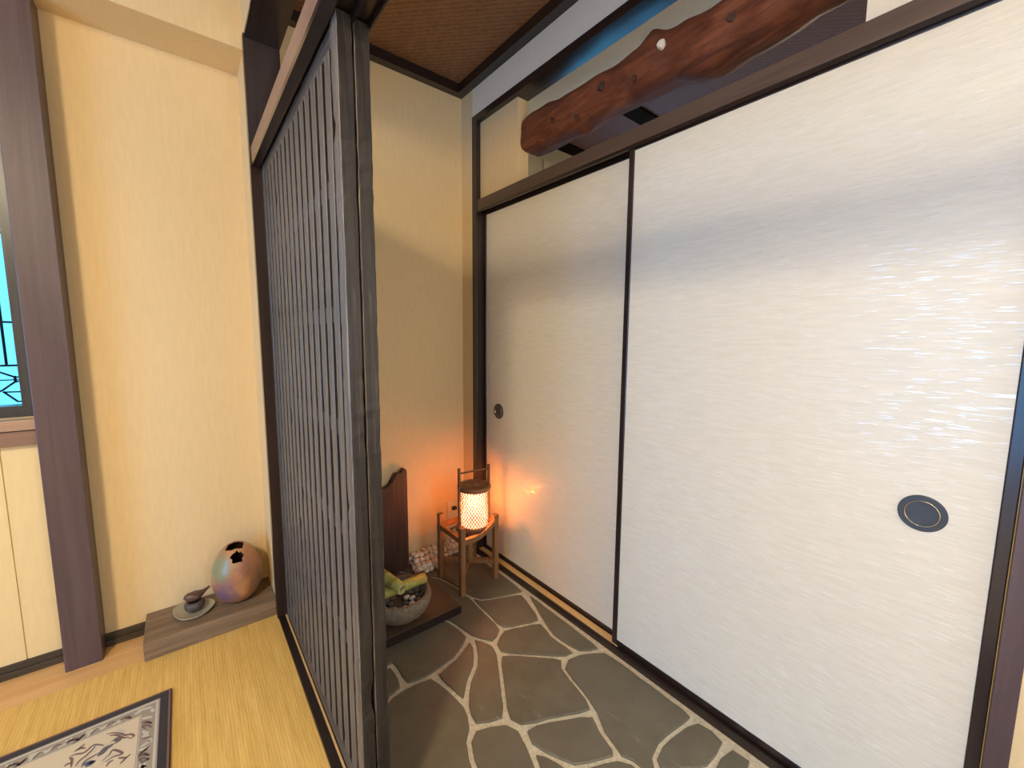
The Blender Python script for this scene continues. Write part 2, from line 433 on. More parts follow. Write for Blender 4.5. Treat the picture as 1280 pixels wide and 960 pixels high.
# opening lining
struct(box('trim_2', (XL-.004, -.215, ZT), (XR+.004, -.188, OT), 'dark_frame_v'), 'dark jamb post behind the lattice screen')
struct(box('trim_3', (XL-.001, -3.0, OT-.012), (XR+.004, -.215, OT+.0), 'dark_frame'), 'dark soffit board above the lattice opening')
kl = struct(box('trim_4', (XL-.0, -2.9, 1.8125), (XL+.012, -.2155, 1.859), 'kamoi_left', bevel=.001), 'rosy brown lintel above the lattice screen')
c = box('lintel_core', (XL+.012, -2.9, 1.8115), (XR-.008, -.2155, 1.8588), 'dark_frame', kl); c.matrix_parent_inverse = Matrix.Translation(-kl.location)
for i, (x0, x1) in enumerate(((XL, -.924), (-.893, -.889), (-.861, XR-.008))):
    box('lintel_rib', (x0, -2.9, 1.800), (x1, -.2155, 1.812), 'dark_frame', kl, origin=None).matrix_parent_inverse = Matrix.Translation(-kl.location)
sl = struct(box('trim_5', (XL-.001, -2.9, .08), (XR, -.19, .196), 'dark_frame', bevel=.002), 'dark threshold under the lattice screen')
g = box('sill_strip', (-.9245, -2.9, .196), (-.9195, -.216, .1975), 'pale_groove', sl); g.matrix_parent_inverse = Matrix.Translation(-sl.location)
# near post carrying lintel, behind the camera
struct(box('trim_6', (XL-.01, -3.0, .1), (XR+.01, -2.9, 2.6), 'post_purple'))
# pillar
pil = struct(box('trim_7', (-1.5152, -.0862, ZT-.012), (-1.4295, 0, 2.1751), 'post_purple', bevel=.0025), 'purple-brown wooden pillar beside the window')
# baseboards
for x0, x1 in ((-3.6, -1.5152), (-1.4295, -1.326), ):
    b = struct(box('baseboard_back', (x0, -.012, ZT-.004), (x1, 0, .2297), 'baseboard', bevel=.001))
    c = box('lower_step', (x0, -.020, ZT-.004), (x1, -.012, .211), 'baseboard', b, .0015); c.matrix_parent_inverse = Matrix.Translation(-b.location)
# floor boards by the wall
for y0, y1 in ((-.1716, -.087), (-.0855, -.0)):
    b = box('floorboard', (-3.6, y0, ZT-.012), (XL-.003, y1, ZT-.002), 'wood_strip', mf, .001); b.matrix_parent_inverse = Matrix.Translation(-mf.location)
# remaining shell
struct(box('wall_left', (-3.72, -3.7, 0), (-3.6, -2.62, 2.6), 'wallpaper'))
struct(box('wall_left', (-3.72, -.88, 0), (-3.6, .12, 2.6), 'wallpaper'))
struct(box('wall_left', (-3.72, -2.62, 2.0), (-3.6, -.88, 2.6), 'wallpaper'))
struct(box('wall_left', (-3.72, -2.62, 0), (-3.6, -.88, .30), 'wallpaper'))
struct(box('wall_front', (-3.72, -3.72, 0), (2.9, -3.6, 2.6), 'wallpaper'))
struct(box('ceiling', (-3.7, -3.7, 2.42), (XL+.05, .1, 2.5), 'ceiling_dark'), 'dark wooden ceiling of the mat room')
cl = struct(box('ceiling', (XR-.02, -3.7, ZC), (.1, .1, ZC+.08), 'ceiling_brown'), 'brown woven ceiling panel over the entry')
for nm, lo, hi in (('trim_8', (XR, -.04, 2.419), (0, 0, ZC)), ('trim_9', (-.04, -3.6, 2.419), (0, -.04, ZC)), ('trim_10', (XR, -3.6, 2.419), (XR+.04, -.04, ZC))):
    struct(box(nm, lo, hi, 'dark_frame'))
# right wall round the sliding doors
RW = 'wallpaper_pale'
struct(box('wall_right', (0, -.0996, 0), (.083, .0, 2.6), 'wallpaper'), 'pale strip of wall between corner and door frame')
struct(box('wall_right', (0, -3.6, 2.2943), (.075, -.0996, 2.6), RW), 'pale wall above the transom opening')
struct(box('wall_right', (0, -3.6, 0), (.12, -1.9229, 1.905), 'wallpaper'))
# frame
struct(box('trim_11', (-.004, -.138, ZF-.02), (.075, -.0996, 2.2943), 'dark_frame_v', bevel=.001), 'dark left post of the sliding door frame')
struct(box('trim_12', (-.004, -3.6, 2.262), (.078, -.138, 2.2943), 'dark_frame', bevel=.001), 'dark head of the transom opening')
struct(box('trim_13', (-.003, -.094, ZF), (.0, -.0996, 2.300), RW))
km = struct(box('trim_14', (.0, -3.6, 1.857), (.115, -.138, 1.905), 'kamoi', bevel=.0015), 'brown lintel over the sliding doors')
struct(box('trim_15', (-.004, -1.9229, ZF-.02), (.075, -1.8915, 1.857), 'post_purple', bevel=.001), 'dark purple right post of the door frame')
for x0, x1 in ((.0005, .006), (.0335, .037), (.064, .115)):
    c = box('lintel_rib', (x0, -1.8915, 1.846), (x1, -.138, 1.857), 'dark_frame', km); c.matrix_parent_inverse = Matrix.Translation(-km.location)
sh = struct(box('trim_16', (-.003, -1.9229, ZF-.03), (.115, -.0996, .122), 'dark_frame', bevel=.001), 'dark sill under the sliding doors')
c = box('track_strip', (.006, -1.035, .122), (.034, -.139, .1245), 'pale_groove', sh); c.matrix_parent_inverse = Matrix.Translation(-sh.location)
# small wall panels in the transom
struct(box('wall_right', (.02, -.4195, 1.905), (.083, -.138, 2.262), 'wallpaper', origin=(.05, -.3, 2)), 'cream panel at the left end of the transom opening')
struct(box('wall_right', (.02, -3.6, 1.905), (.083, -1.595, 2.262), RW), 'cream panel at the right end of the transom opening')
# next room beyond the transom
NZ = 2.45
wn = bmesh.new()
for lo, hi in (((.12, .12, 0), (.80, .2, 2.6)), ((2.30, .12, 0), (2.9, .2, 2.6)), ((.80, .12, 0), (2.30, .2, .5)), ((.80, .12, 1.84), (2.30, .2, 2.6))): bbox(wn, lo, hi)
struct(link('wall_next', wn, RW), 'pale wall of the next room seen through the transom')
w3 = struct(box('window_3', (.80, .125, .50), (2.30, .16, .53), 'black_frame'))
for lo, hi in (((.80, .125, 1.81), (2.30, .16, 1.84)), ((.80, .125, .5), (.83, .16, 1.84)), ((2.27, .125, .5), (2.30, .16, 1.84)), ((1.53, .125, .5), (1.57, .16, 1.84))):
    c = box('sash_bar', lo, hi, 'black_frame', w3); c.matrix_parent_inverse = Matrix.Translation(-w3.location)
c = box('pane', (.83, .14, .53), (2.27, .144, 1.81), 'glass', w3); c.matrix_parent_inverse = Matrix.Translation(-w3.location)
box_np = box('wall_panel', (.667, .108, 1.86), (1.45, .121, 2.3475), RW, None); struct(box_np, 'paler panel on the next room wall')
struct(box('wall_next', (2.8, -3.6, 0), (2.9, .2, 2.6), RW))
struct(box('floor', (.12, -3.6, -.02), (2.9, .2, .18), 'tatami'), 'floor of the next room')
cn = struct(box('ceiling', (.10, -3.6, NZ), (2.9, .2, NZ+.08), 'ceiling_next'), 'plum brown boarded ceiling of the next room')
struct(box('trim_17', (.078, -3.6, 2.300), (.42, .2, NZ), RW), 'pale boxed beam inside the next room')
for y, hw in ((.075, .045), (-.445, .05), (-2.2, .05)):
    c = box('ceiling_batten', (.42, y-hw, NZ-.012), (2.8, y+hw, NZ+.002), 'ceiling_batten', cn); c.matrix_parent_inverse = Matrix.Translation(-cn.location)

# flagstones
W = {"a": [-0.3696, -0.6322], "b": [-0.3902, -0.4997], "c": [-0.3214, -0.7237], "d": [-0.2497, -0.6795], "e": [-0.2372, -0.4229], "f": [-0.213, -0.4803], "g": [-0.0027, -0.5568], "g2": [0.0163, -0.6118], "h": [-0.037, -0.5502], "h1": [-0.0768, -0.6933], "i": [-0.0945, -0.7421], "i1": [-0.1214, -0.8273], "j": [-0.1055, -0.951], "n": [-0.3358, -0.7715], "n2": [-0.1598, -0.9359], "k0": [-0.0431, -0.9802], "k": [0.0105, -1.002], "ks": [0.0005, -1.0196], "j3": [-0.2052, -0.9604], "j4": [-0.2203, -1.0609], "l": [-0.2415, -1.1437], "m": [-0.4752, -0.9993], "n4": [-0.4075, -0.8866], "o": [-0.5679, -0.9535], "p": [-0.4561, -1.0417], "p2": [-0.3772, -1.0733], "p3": [-0.2875, -1.1214], "q": [-0.544, -0.8789], "q1": [-0.5552, -0.7903], "r": [-0.5709, -0.709], "r1": [-0.4662, -0.6931], "a1": [-0.3827, -0.6927], "a2": [-0.4306, -0.7678], "a3": [-0.489, -0.8087], "s": [-0.6632, -0.6985], "s2": [-0.7122, -0.7017], "s3": [-0.6574, -0.574], "o1": [-0.6024, -0.9782], "o2": [-0.624, -1.0283], "o3": [-0.6338, -1.0881], "o4": [-0.6508, -1.1341], "p4": [-0.4745, -1.0991], "p5": [-0.5024, -1.1745], "p6": [-0.52, -1.2376], "l1": [-0.2824, -1.1949], "l2": [-0.2911, -1.2634], "l3": [-0.2825, -1.3036], "l4": [-0.2764, -1.3953], "l5": [-0.3045, -1.2735], "l6": [-0.4197, -1.2213], "l7": [-0.4711, -1.2169], "ka": [0.0197, -0.8732], "kb": [-0.0018, -0.9823], "kc": [0.0127, -1.3502], "u": [-0.0676, -1.3376], "u1": [-0.1763, -1.3248], "u2": [-0.2312, -1.3342], "u3": [-0.2541, -1.3632], "v": [0.0134, -1.4438], "v1": [-0.0855, -1.4428], "v2": [-0.138, -1.4472], "v3": [-0.2053, -1.4634], "t": [-0.2704, -0.2229], "t1": [-0.2458, -0.3428], "t2": [-0.2428, -0.4127], "x1": [0.0193, -0.6108], "S0": [-0.018, -0.02], "S1": [-0.018, -0.6118], "S2": [-0.018, -1.0196], "S3": [-0.018, -1.3502], "S4": [-0.018, -1.4438], "S5": [-0.018, -1.75], "BL": [-0.42, -0.02], "TL": [-0.87, -0.02], "L1": [-0.87, -0.45], "Lm": [-0.6, -0.3], "L2": [-0.87, -0.62], "E1": [-0.87, -1.3], "E2": [-0.62, -1.32], "E3": [-0.4, -1.3]}
P = '''BL S0 g f e t2 t1 t|BL t t1 t2 e d c a b Lm|TL BL Lm L1|L1 Lm b a r1 r s s3 L2|L2 s3 s s2 L3|e f h h1 i d|g k j i1 i h1|d i i1 j n2 n c|a r1 r q1 q a3 a2 a1|a a1 a2 a3 q o m n4 n c|n n2 j3 j4 l p3 p2 p m n4|n2 j k S3 u u1 u2 u3 l4 l3 l5 l2 l1 l j4 j3|L3 s2 s r q1 q o o1 o2 o3 o4 E2 E1|m p p4 p5 p6 E3 o4 o3 o2 o1 o|p p2 p3 l l1 l2 l5 l6 p4|p4 l6 l7 p6 p5|l5 l3 l4 E4 E3 p6 l7 l6|S3 S4 v1 v2 u3 u2 u1 u|S4 E6 E5 v3 v2 v1|u3 v2 v3 E5 E4 l4'''
W.update(L3=(-.87, -.80), E4=(-.27, -1.43), E5=(-.21, -1.50), E6=(-.018, -1.52), E3=(-.50, -1.36), E2=(-.68, -1.30), E1=(-.87, -1.28), l7=(-.46, -1.232))
for k_ in W: W[k_] = (min(W[k_][0], -.018), W[k_][1])
def stone_obj(pts, zt):
    if area2(pts) < 0: pts = pts[::-1]
    # subdivide edges with a little wander, then shrink for the joint
    out = []
    ins = inset(pts, random.uniform(.0058, .0088))
    for i in range(len(ins)):
        a = Vector(ins[i]); b = Vector(ins[(i+1) % len(ins)]); L = (b-a).length
        k = max(1, int(L/.035)); nrm = Vector((-(b-a).y, (b-a).x)).normalized() if L > 0 else Vector((0, 0))
        for j in range(k):
            t = j/k; p = a.lerp(b, t)
            w = 0 if j == 0 else noise.noise(Vector((p.x*26, p.y*26, 3)))*.0042
            out.append(tuple(p+nrm*w))
    # soften corners
    sm = []
    n = len(out)
    for i in range(n):
        p = Vector(out[i]); q = (Vector(out[i-1])+Vector(out[(i+1) % n]))/2; sm.append(tuple(p.lerp(q, .3)))
    bm = bmesh.new(); cx = sum(p[0] for p in sm)/n; cy = sum(p[1] for p in sm)/n
    poly_prism(bm, [(x-cx, y-cy) for x, y in sm], -.012, zt, .0025)
    o = link('flagstone', bm, 'stone', fl, loc=(cx, cy, ZF-.0035)); o.matrix_parent_inverse = Matrix.Translation(-fl.location)
    return o
for ln in P.split('|'):
    pts = [tuple(W[k]) for k in ln.split()]
    stone_obj(pts, .0035 + random.uniform(-.0006, .0006))
# further stones towards the front wall, outside the picture
y = -1.33
for r in range(5):
    y1 = y-.42
    xs = [-.87, -.58-.06*math.sin(r*2.1), -.27+.07*math.cos(r*1.7), -.018]
    for a, b in zip(xs, xs[1:]):
        j = random.uniform
        ya = y if r else (-1.30 if a < -.8 else -1.40 if a < -.5 else -1.53)
        yb = y if r else (-1.31 if a < -.8 else -1.50 if a < -.5 else -1.54)
        stone_obj([(a, ya), (a, y1), (b, y1), (b, yb)], .0035)
    y = y1

# tatami mat (top-level rug like covering)
bm = bmesh.new(); bbox(bm, (-1.35, -1.70, -.010), (1.303, 1.70, .002), .0015)
mat_o = link('rush_mat', bm, 'tatami', loc=(-2.25, -1.873, ZT-.002)); tag(mat_o, 'golden woven rush mat covering the raised floor left of the lattice', 'mat')

# ------------------------------------------------------------------ window in the back wall
win = struct(box('window_1', (WX0, .03, WZ0), (WX1, .085, WZ0+.034), 'black_frame'), 'dark framed window at the left edge')
def ch(name, lo, hi, mat, parent, bev=0):
    o = box(name, lo, hi, mat, parent, bev); o.matrix_parent_inverse = Matrix.Translation(-parent.location); return o
ch('frame_head', (WX0, .03, WZ1-.034), (WX1, .085, WZ1), 'black_frame', win)
ch('frame_side', (WX1-.030, .03, WZ0+.034), (WX1, .085, WZ1-.034), 'black_frame', win)
ch('frame_side', (WX0, .03, WZ0+.034), (WX0+.03, .085, WZ1-.034), 'black_frame', win)
ch('meeting_stile', (-2.05, .035, WZ0), (-2.015, .08, WZ1), 'black_frame', win)
ch('pane', (-2.015, .055, WZ0+.034), (WX1-.03, .059, WZ1-.034), 'glass', win)
ch('pane', (WX0+.03, .060, WZ0+.034), (-2.05, .064, WZ1-.034), 'glass', win)
sill = struct(box('trim_18', (WX0-.1, -.036, .957), (-1.5152, .03, .9885), 'sill', bevel=.002), 'tan window sill board')
struct(box('trim_19', (WX0-.1, -.026, .909), (-1.5152, 0, .9545), 'sill_dark', bevel=.0015), 'brown apron board under the window sill')
# iron grille outside the window
gr = thing('window_grille', 'black iron grille with crossing diagonals outside the left window', 'grille', (-2.03, .12, .99))
def bar2(name, pts, w=.0035):
    bm = bmesh.new(); tube_bm(bm, [(x+2.03, -.0, z-.99) for x, z in pts], w, 6); link(name, bm, 'iron', gr, True)
for z in (1.2783, 1.143, 1.55, 1.82): bar2('rail', [(WX0, z), (WX1, z)])
for k in range(5):
    x = -1.598 - .16*k
    bar2('upright', [(x, 1.143), (x, 2.0)])
for k in range(3):
    x = -1.584-.30*k
    for z in (1.106, 1.092): bar2('short_bar', [(x, z), (x+.056 if k == 0 else x+.03, z)], .0025)
    bar2('diagonal', [(x, 1.106), (x-.065, 1.143)], .003); bar2('diagonal', [(x, 1.092), (x-.028, 1.0665), (x-.15, .995)], .003)
    bar2('diagonal', [(x-.028, 1.062), (x, 1.028), (x+.03, 1.028)], .003); bar2('rail', [(x-.028, 1.060), (x+.056 if k == 0 else x+.2, 1.0575)], .0025)
    bar2('link_bar', [(x, 1.110), (x, 1.088)], .0035)
bar2('rail', [(WX0, 1.0985), (WX1, 1.0975)], .002)
# side window (out of frame, lights the room and shows in the gloss)
w2 = struct(box('window_2', (-3.69, -2.62, .30), (-3.64, -.88, .34), 'black_frame'))
for lo, hi in (((-3.69, -2.62, 1.96), (-3.64, -.88, 2.0)), ((-3.69, -2.62, .30), (-3.64, -2.58, 2.0)), ((-3.69, -.92, .30), (-3.64, -.88, 2.0)), ((-3.69, -1.77, .30), (-3.64, -1.73, 2.0)), ((-3.68, -2.6, 1.1), (-3.65, -.9, 1.12))):
    ch('sash_bar', lo, hi, 'black_frame', w2)
ch('pane', (-3.667, -2.6, .32), (-3.663, -.9, 1.98), 'glass', w2)

# unseen door with an opaque pane, added to back the entry fill light
dr = struct(box('added_door_1', (-.84, -3.60, .10), (-.78, -3.575, 2.15), 'dark_frame'), 'unseen door added in the front wall behind the entry fill light')
for lo, hi in (((-.06, -3.60, .10), (0, -3.575, 2.15)), ((-.78, -3.60, 2.09), (-.06, -3.575, 2.15)), ((-.78, -3.60, .10), (-.06, -3.575, .40))): ch('added_door_rail', lo, hi, 'dark_frame', dr)
ch('pane', (-.78, -3.595, .40), (-.06, -3.588, 2.09), 'white_plastic', dr)
# lamps out of frame
t = thing('ceiling_lamp', 'round warm ceiling lamp in the mat room', 'lamp', (-2.25, -2.20, 2.42))
bm = bmesh.new(); lathe_bm(bm, [(.05, 0), (.25, -.005), (.26, -.03), (.24, -.035)], 48); link('housing', bm, 'white_plastic', t, True)
bm = bmesh.new(); lathe_bm(bm, [(.24, -.034), (.235, -.06), (.18, -.075), (.06, -.078)], 48); link('diffuser', bm, 'lamp_diffuser', t, True)
t = thing('ceiling_lamp', 'small round fill lamp added near the front wall of the entry', 'lamp', (-.42, -3.05, ZC))  # unseen fixture added for the overhead entry fill
bm = bmesh.new(); lathe_bm(bm, [(.05, 0), (.19, -.004), (.19, -.03), (.05, -.04)], 40); link('housing', bm, 'lamp_diffuser', t, True)
t = thing('ceiling_lamp', 'round ceiling lamp in the next room', 'lamp', (1.75, -1.1, NZ-.012))
bm = bmesh.new(); lathe_bm(bm, [(.05, 0), (.22, -.004), (.22, -.03), (.05, -.045)], 40); link('housing', bm, 'lamp_diffuser', t, True)

# ------------------------------------------------------------------ lattice screens
def lattice(xf, xb, y0, y1, label, seed):
    t = thing('lattice_screen', label, 'screen', ((xf+xb)/2, (y0+y1)/2, .197), 'lattice screens parked together')
    T = Matrix.Translation(-Vector(t.location))
    def rb(name, lo, hi, ax, mat, seg, amp, sd):
        o = rough_bar(name, lo, hi, ax, mat, t, seg, amp, sd); o.matrix_parent_inverse = T; return o
    zb, zt = .1975, 1.808
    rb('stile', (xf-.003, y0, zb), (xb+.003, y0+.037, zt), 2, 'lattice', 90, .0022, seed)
    rb('stile', (xf, y1-.034, zb), (xb, y1, zt), 2, 'lattice', 90, .001, seed+1)
    rb('top_rail', (xf+.001, y0+.037, 1.7715), (xb-.001, y1-.034, zt-.001), 1, 'lattice_h', 60, .0006, seed+2)
    rb('bottom_rail', (xf+.001, y0+.037, zb+.001), (xb-.001, y1-.034, .239), 1, 'lattice_h', 60, .0008, seed+3)
    n = 15; p = .0545; ys = [-.9895 + k*p for k in range(n)]
    for k, y in enumerate(ys):
        y += (y0+1.07)
        if y > y1-.05: continue
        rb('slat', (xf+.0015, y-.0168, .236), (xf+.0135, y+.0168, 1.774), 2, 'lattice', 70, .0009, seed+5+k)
    for j, z in enumerate((.555, .815, 1.045, 1.285, 1.535)):
        rb('crosspiece', (xf+.0055, y0+.02, z-.018), (xf+.021, y1-.02, z+.018), 1, 'lattice_h', 30, .0005, seed+40+j)
    return t
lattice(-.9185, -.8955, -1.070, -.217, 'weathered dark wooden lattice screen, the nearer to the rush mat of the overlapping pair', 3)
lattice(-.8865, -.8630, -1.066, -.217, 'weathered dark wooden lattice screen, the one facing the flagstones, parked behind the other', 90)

# ------------------------------------------------------------------ sliding paper doors
def fusuma_door(x, y0, y1, z0, z1, label, hy, hz, hr):
    """x paper plane; y0 near edge, y1 far edge"""
    t = thing('sliding_door', label, 'door', (x, (y0+y1)/2, z0))
    T = Matrix.Translation(-Vector(t.location))
    def b(name, lo, hi, mat, bev=.001):
        o = box(name, lo, hi, mat, t, bev); o.matrix_parent_inverse = T; return o
    fw = .020
    b('paper_panel', (x, y0+fw, z0+.02), (x+.016, y1-fw, z1-.008), 'fusuma', 0)
    b('stile', (x-.004, y0, z0), (x+.017, y0+fw, z1+.004), 'dark_frame_v', .002)
    b('stile', (x-.004, y1-fw, z0), (x+.017, y1, z1+.004), 'dark_frame_v', .002)
    b('bottom_rail', (x-.003, y0+fw, z0), (x+.017, y1-fw, z0+.02), 'dark_frame', .001)
    b('top_rail', (x-.003, y0+fw, z1-.008), (x+.017, y1-fw, z1+.006), 'dark_frame', .001)
    bm = bmesh.new()
    lathe_bm(bm, [(hr*.71, .0), (hr*.71, .0030), (hr*.735, .0034), (hr*.96, .0034), (hr*.985, .0028), (hr, 0)], 56, cap0=False, cap1=False)
    bm.transform(Matrix.Rotation(-PI/2, 4, 'Y'))
    h = link('finger_pull', bm, 'handle_black', t, False, loc=(-.0003, hy-(y0+y1)/2, hz-z0))
    bm = bmesh.new(); lathe_bm(bm, [(hr*.675, .002), (hr*.680, .0042), (hr*.705, .0042), (hr*.712, .003)], 56, cap0=False, cap1=False); bm.transform(Matrix.Rotation(-PI/2, 4, 'Y'))
    link('ring', bm, 'brass', h, True)
    bm = bmesh.new(); lathe_bm(bm, [(hr*.68, .0030), (hr*.665, .0012), (hr*.30, .0010), (0.002, .0010)], 56, cap0=False, cap1=True); bm.transform(Matrix.Rotation(-PI/2, 4, 'Y'))
    bmesh.ops.reverse_faces(bm, faces=bm.faces)
    link('recess', bm, 'handle_black', h, False)
    return t
fusuma_door(.011, -1.8895, -1.0097, .1245, 1.8484, 'large near pearl-white paper sliding door with a round dark finger pull', -1.7684, .8832, .038)
fusuma_door(.042, -1.03, -.1390, .1225, 1.8464, 'far pearl-white paper sliding door beside the glowing lantern', -.2627, .8785, .0375)

# ------------------------------------------------------------------ log in the transom
def prof(y, tab):
    for (a, va), (b, vb) in zip(tab, tab[1:]):
        if a >= y >= b:
            t = (a-y)/(a-b); t = t*t*(3-2*t); return va + (vb-va)*t
    return tab[-1][1]
topz = [(-.41, 2.178), (-.47, 2.188), (-.56, 2.190), (-.65, 2.180), (-.76, 2.176), (-.86, 2.180), (-.93, 2.176), (-.99, 2.182), (-1.05, 2.190), (-1.14, 2.176), (-1.25, 2.168), (-1.4, 2.178), (-1.61, 2.18)]
botz = [(-.41, 2.052), (-.50, 2.050), (-.60, 2.046), (-.72, 2.036), (-.80, 2.040), (-.95, 2.044), (-1.10, 2.040), (-1.19, 2.018), (-1.24, 2.012), (-1.34, 2.022), (-1.5, 2.040), (-1.61, 2.055)]
bm = bmesh.new(); rings = []; NS = 40; NL = 150
lumps = [(-.735, 4.75, .010, .020), (-1.21, 4.2, .014, .04), (-1.045, 1.9, .016, .03), (-.83, 3.0, .006, .03), (-.93, 3.3, .005, .02), (-1.27, 2.9, .008, .03), (-1.38, 3.4, .008, .03), (-.60, 2.7, .006, .03)]
for i in range(NL+1):
    y = -.4205 - i*(1.5935-.4205)/NL
    ex = .6+2.2*math.exp(-((y+.42)/.10)**2); zt_, zb_ = prof(y, topz), prof(y, botz); c = (zt_+zb_)/2; r = (zt_-zb_)/2
    ring = []
    for k in range(NS):
        a = 2*PI*k/NS; ca, sa = math.cos(a), math.sin(a)
        sq = (abs(ca)**(2+ex)+abs(sa)**(2+ex))**(-1/(2+ex))
        rr = r*1.05*sq*(1+.10*noise.noise(Vector((ca*1.6, y*7, sa*1.6)))+.035*noise.noise(Vector((ca*3.5, y*16, sa*3.5))))
        for ly, la, amp, wd in lumps:
            da = (a-la+PI) % (2*PI)-PI; d2 = ((y-ly)/wd)**2+(da*r/wd)**2
            rr += amp*math.exp(-d2)
        ring.append(bm.verts.new((.100+ca*rr*.98+.004*math.sin(y*9), y, c+sa*rr)))
    rings.append(ring)
for a_, b_ in zip(rings, rings[1:]):
    for k in range(NS): bm.faces.new((a_[k], b_[k], b_[(k+1) % NS], a_[(k+1) % NS]))
bm.faces.new(rings[0]); bm.faces.new(rings[-1][::-1])
bmesh.ops.recalc_face_normals(bm, faces=bm.faces)
for v in bm.verts: v.co -= Vector((.1, -1.0, 2.1))
lg = thing('log_beam', 'gnarled red-brown debarked log spanning the opening above the doors', 'beam', (.1, -1.0, 2.1))
trunk = link('trunk', bm, 'bark', lg, True)
for p in trunk.data.polygons:
    if abs(p.normal.y) > .95 and len(p.vertices) > 8: p.use_smooth = False
def disc(name, c, n, r, th, mat, parent, jag=.1):
    bm = bmesh.new(); lathe_bm(bm, [(r*1.0, -th), (r, th*.6), (r*.9, th)], 18)
    for v in bm.verts:
        v.co.x *= 1+jag*noise.noise(v.co*90); v.co.y *= 1+jag*noise.noise(v.co*70+Vector((5, 0, 0)))
    o = link(name, bm, mat, parent, False, loc=c); o.rotation_euler = Vector(n).to_track_quat('Z', 'Y').to_euler(); return o
o = disc('sawn_knot', (-0.077, -0.1003, 0.0227), (-1, -.45, .15), .0125, .006, 'knot_cut', lg, .4)
o['label'] = 'pale sawn knot face'
for c_, r in [((-0.077, 0.1274, 0.0053), 0.014), ((-0.077, -0.0036, -0.0281), 0.008), ((-0.077, 0.2443, -0.0507), 0.009), ((-0.077, -0.3075, -0.0159), 0.012), ((-0.077, 0.3718, -0.0102), 0.008)]:
    disc('knot', c_, (-1, -.25, .05), r, .004, 'plank', lg, .5)

# ------------------------------------------------------------------ wooden slab and ceramics
t = box('display_slab', (-1.3240, -.1877, ZT), (-.9470-.001, -.0005, .2552), 'slab', bevel=.002)
tag(t, 'thick grey-brown wooden slab lying in the corner under the vase', 'slab')

# egg vase with two broken openings
vz = thing('egg_vase', 'egg-shaped stoneware vase with jagged openings on the wooden slab', 'vase', (-1.057, -.100, .2554))
bm = bmesh.new(); H = .222; NR, NSG = 120, 180; rings = []
for i in range(NR+1):
    t_ = i/NR; th = PI*t_*.985 + .0001
    z = H*(1-math.cos(th))/2
    r = .0800*math.sin(th)**.90*(1+.085*math.cos(th)) if 0 < th < PI else 0
    if i == 0: r = .02
    rings.append([bm.verts.new((max(r, .02 if z < .002 else r)*math.cos(2*PI*k/NSG), max(r, .02 if z < .002 else r)*math.sin(2*PI*k/NSG), z)) for k in range(NSG)])
for a_, b_ in zip(rings, rings[1:]):
    for k in range(NSG): bm.faces.new((a_[k], a_[(k+1) % NSG], b_[(k+1) % NSG], b_[k]))
bm.faces.new(rings[0][::-1]); bm.faces.new(rings[-1])
for v in bm.verts:
    v.co += v.co.normalized()*.0025*noise.noise(v.co*18) if v.co.z > .01 else Vector()
kill = []
for f in bm.faces:
    c = f.calc_center_median()
    # the first opening sits at the crown, the second just below it, towards the room
    ang1 = math.atan2(c.y-.004, c.x); d1 = math.hypot(c.x+.001, (c.y+.006)); lim1 = .0300+.0035*math.sin(ang1*5+1)+.002*math.sin(ang1*9)
    e = Vector((c.x, (c.y+.055)*1.0, (c.z-.190)*1.0)); ang2 = math.atan2(e.z, e.x); lim2 = .0205+.002*math.sin(ang2*5)+.0015*math.sin(ang2*8+2)
    if (c.z > .15 and d1 < lim1 and c.y > -.0335) or (e.length < lim2 and c.y < -.0395): kill.append(f)
bmesh.ops.delete(bm, geom=kill, context='FACES')
bmesh.ops.recalc_face_normals(bm, faces=bm.faces)
vo = link('body', bm, 'vase', vz, True)
vo.data.materials.append(M['vase_in'])
md = vo.modifiers.new('thickness', 'SOLIDIFY'); md.thickness = .0045; md.offset = -1; md.material_offset = 1; md.material_offset_rim = 0

# dish with pot and bird
dish = thing('glazed_dish', 'irregular grey glazed dish in front of the egg vase', 'dish', (-1.187, -.085, .2554))
outl = [(-1.2488, -.0445), (-1.2500, -.0789), (-1.2332, -.135), (-1.1926, -.1524), (-1.1573, -.1403), (-1.1249, -.0916), (-1.1373, -.0541), (-1.1666, -.0367), (-1.2045, -.0144), (-1.2291, -.0214)]
loc2 = [(x+1.187, y+.085) for x, y in outl]
if area2(loc2) < 0: loc2 = loc2[::-1]
cur = loc2
for _ in range(3):   # Chaikin smoothing
    nw = []
    for i in range(len(cur)):
        a = Vector(cur[i]); b = Vector(cur[(i+1) % len(cur)]); nw += [tuple(a.lerp(b, .25)), tuple(a.lerp(b, .75))]
    cur = nw
bm = bmesh.new(); lv = []
for s_, z in ((.60, 0), (.66, .0), (.98, .0075), (1.02, .0105), (1.0, .012), (.95, .0105), (.64, .0045), (.3, .0035)):
    lv.append([bm.verts.new((x*s_, y*s_, z)) for x, y in cur])
for a_, b_ in zip(lv, lv[1:]):
    for k in range(len(cur)): bm.faces.new((a_[k], a_[(k+1) % len(cur)], b_[(k+1) % len(cur)], b_[k]))
bm.faces.new(lv[0][::-1]); bm.faces.new(lv[-1]); link('plate', bm, 'dish', dish, True)
pot = thing('clay_pot', 'small round dark clay pot on the grey dish', 'pot', (-1.188, -.088, .2594))
bm = bmesh.new(); lathe_bm(bm, [(.012, 0), (.021, .004), (.0285, .013), (.0305, .023), (.029, .032), (.023, .037), (.019, .038), (.019, .034), (.025, .028), (.0245, .012), (.012, .006)], 36); link('body', bm, 'clay_dark', pot, True)
bird = thing('clay_bird', 'little brown clay bird with raised tail perched on the dark pot', 'figurine', (-1.187, -.088, .2974))
bm = bmesh.new()
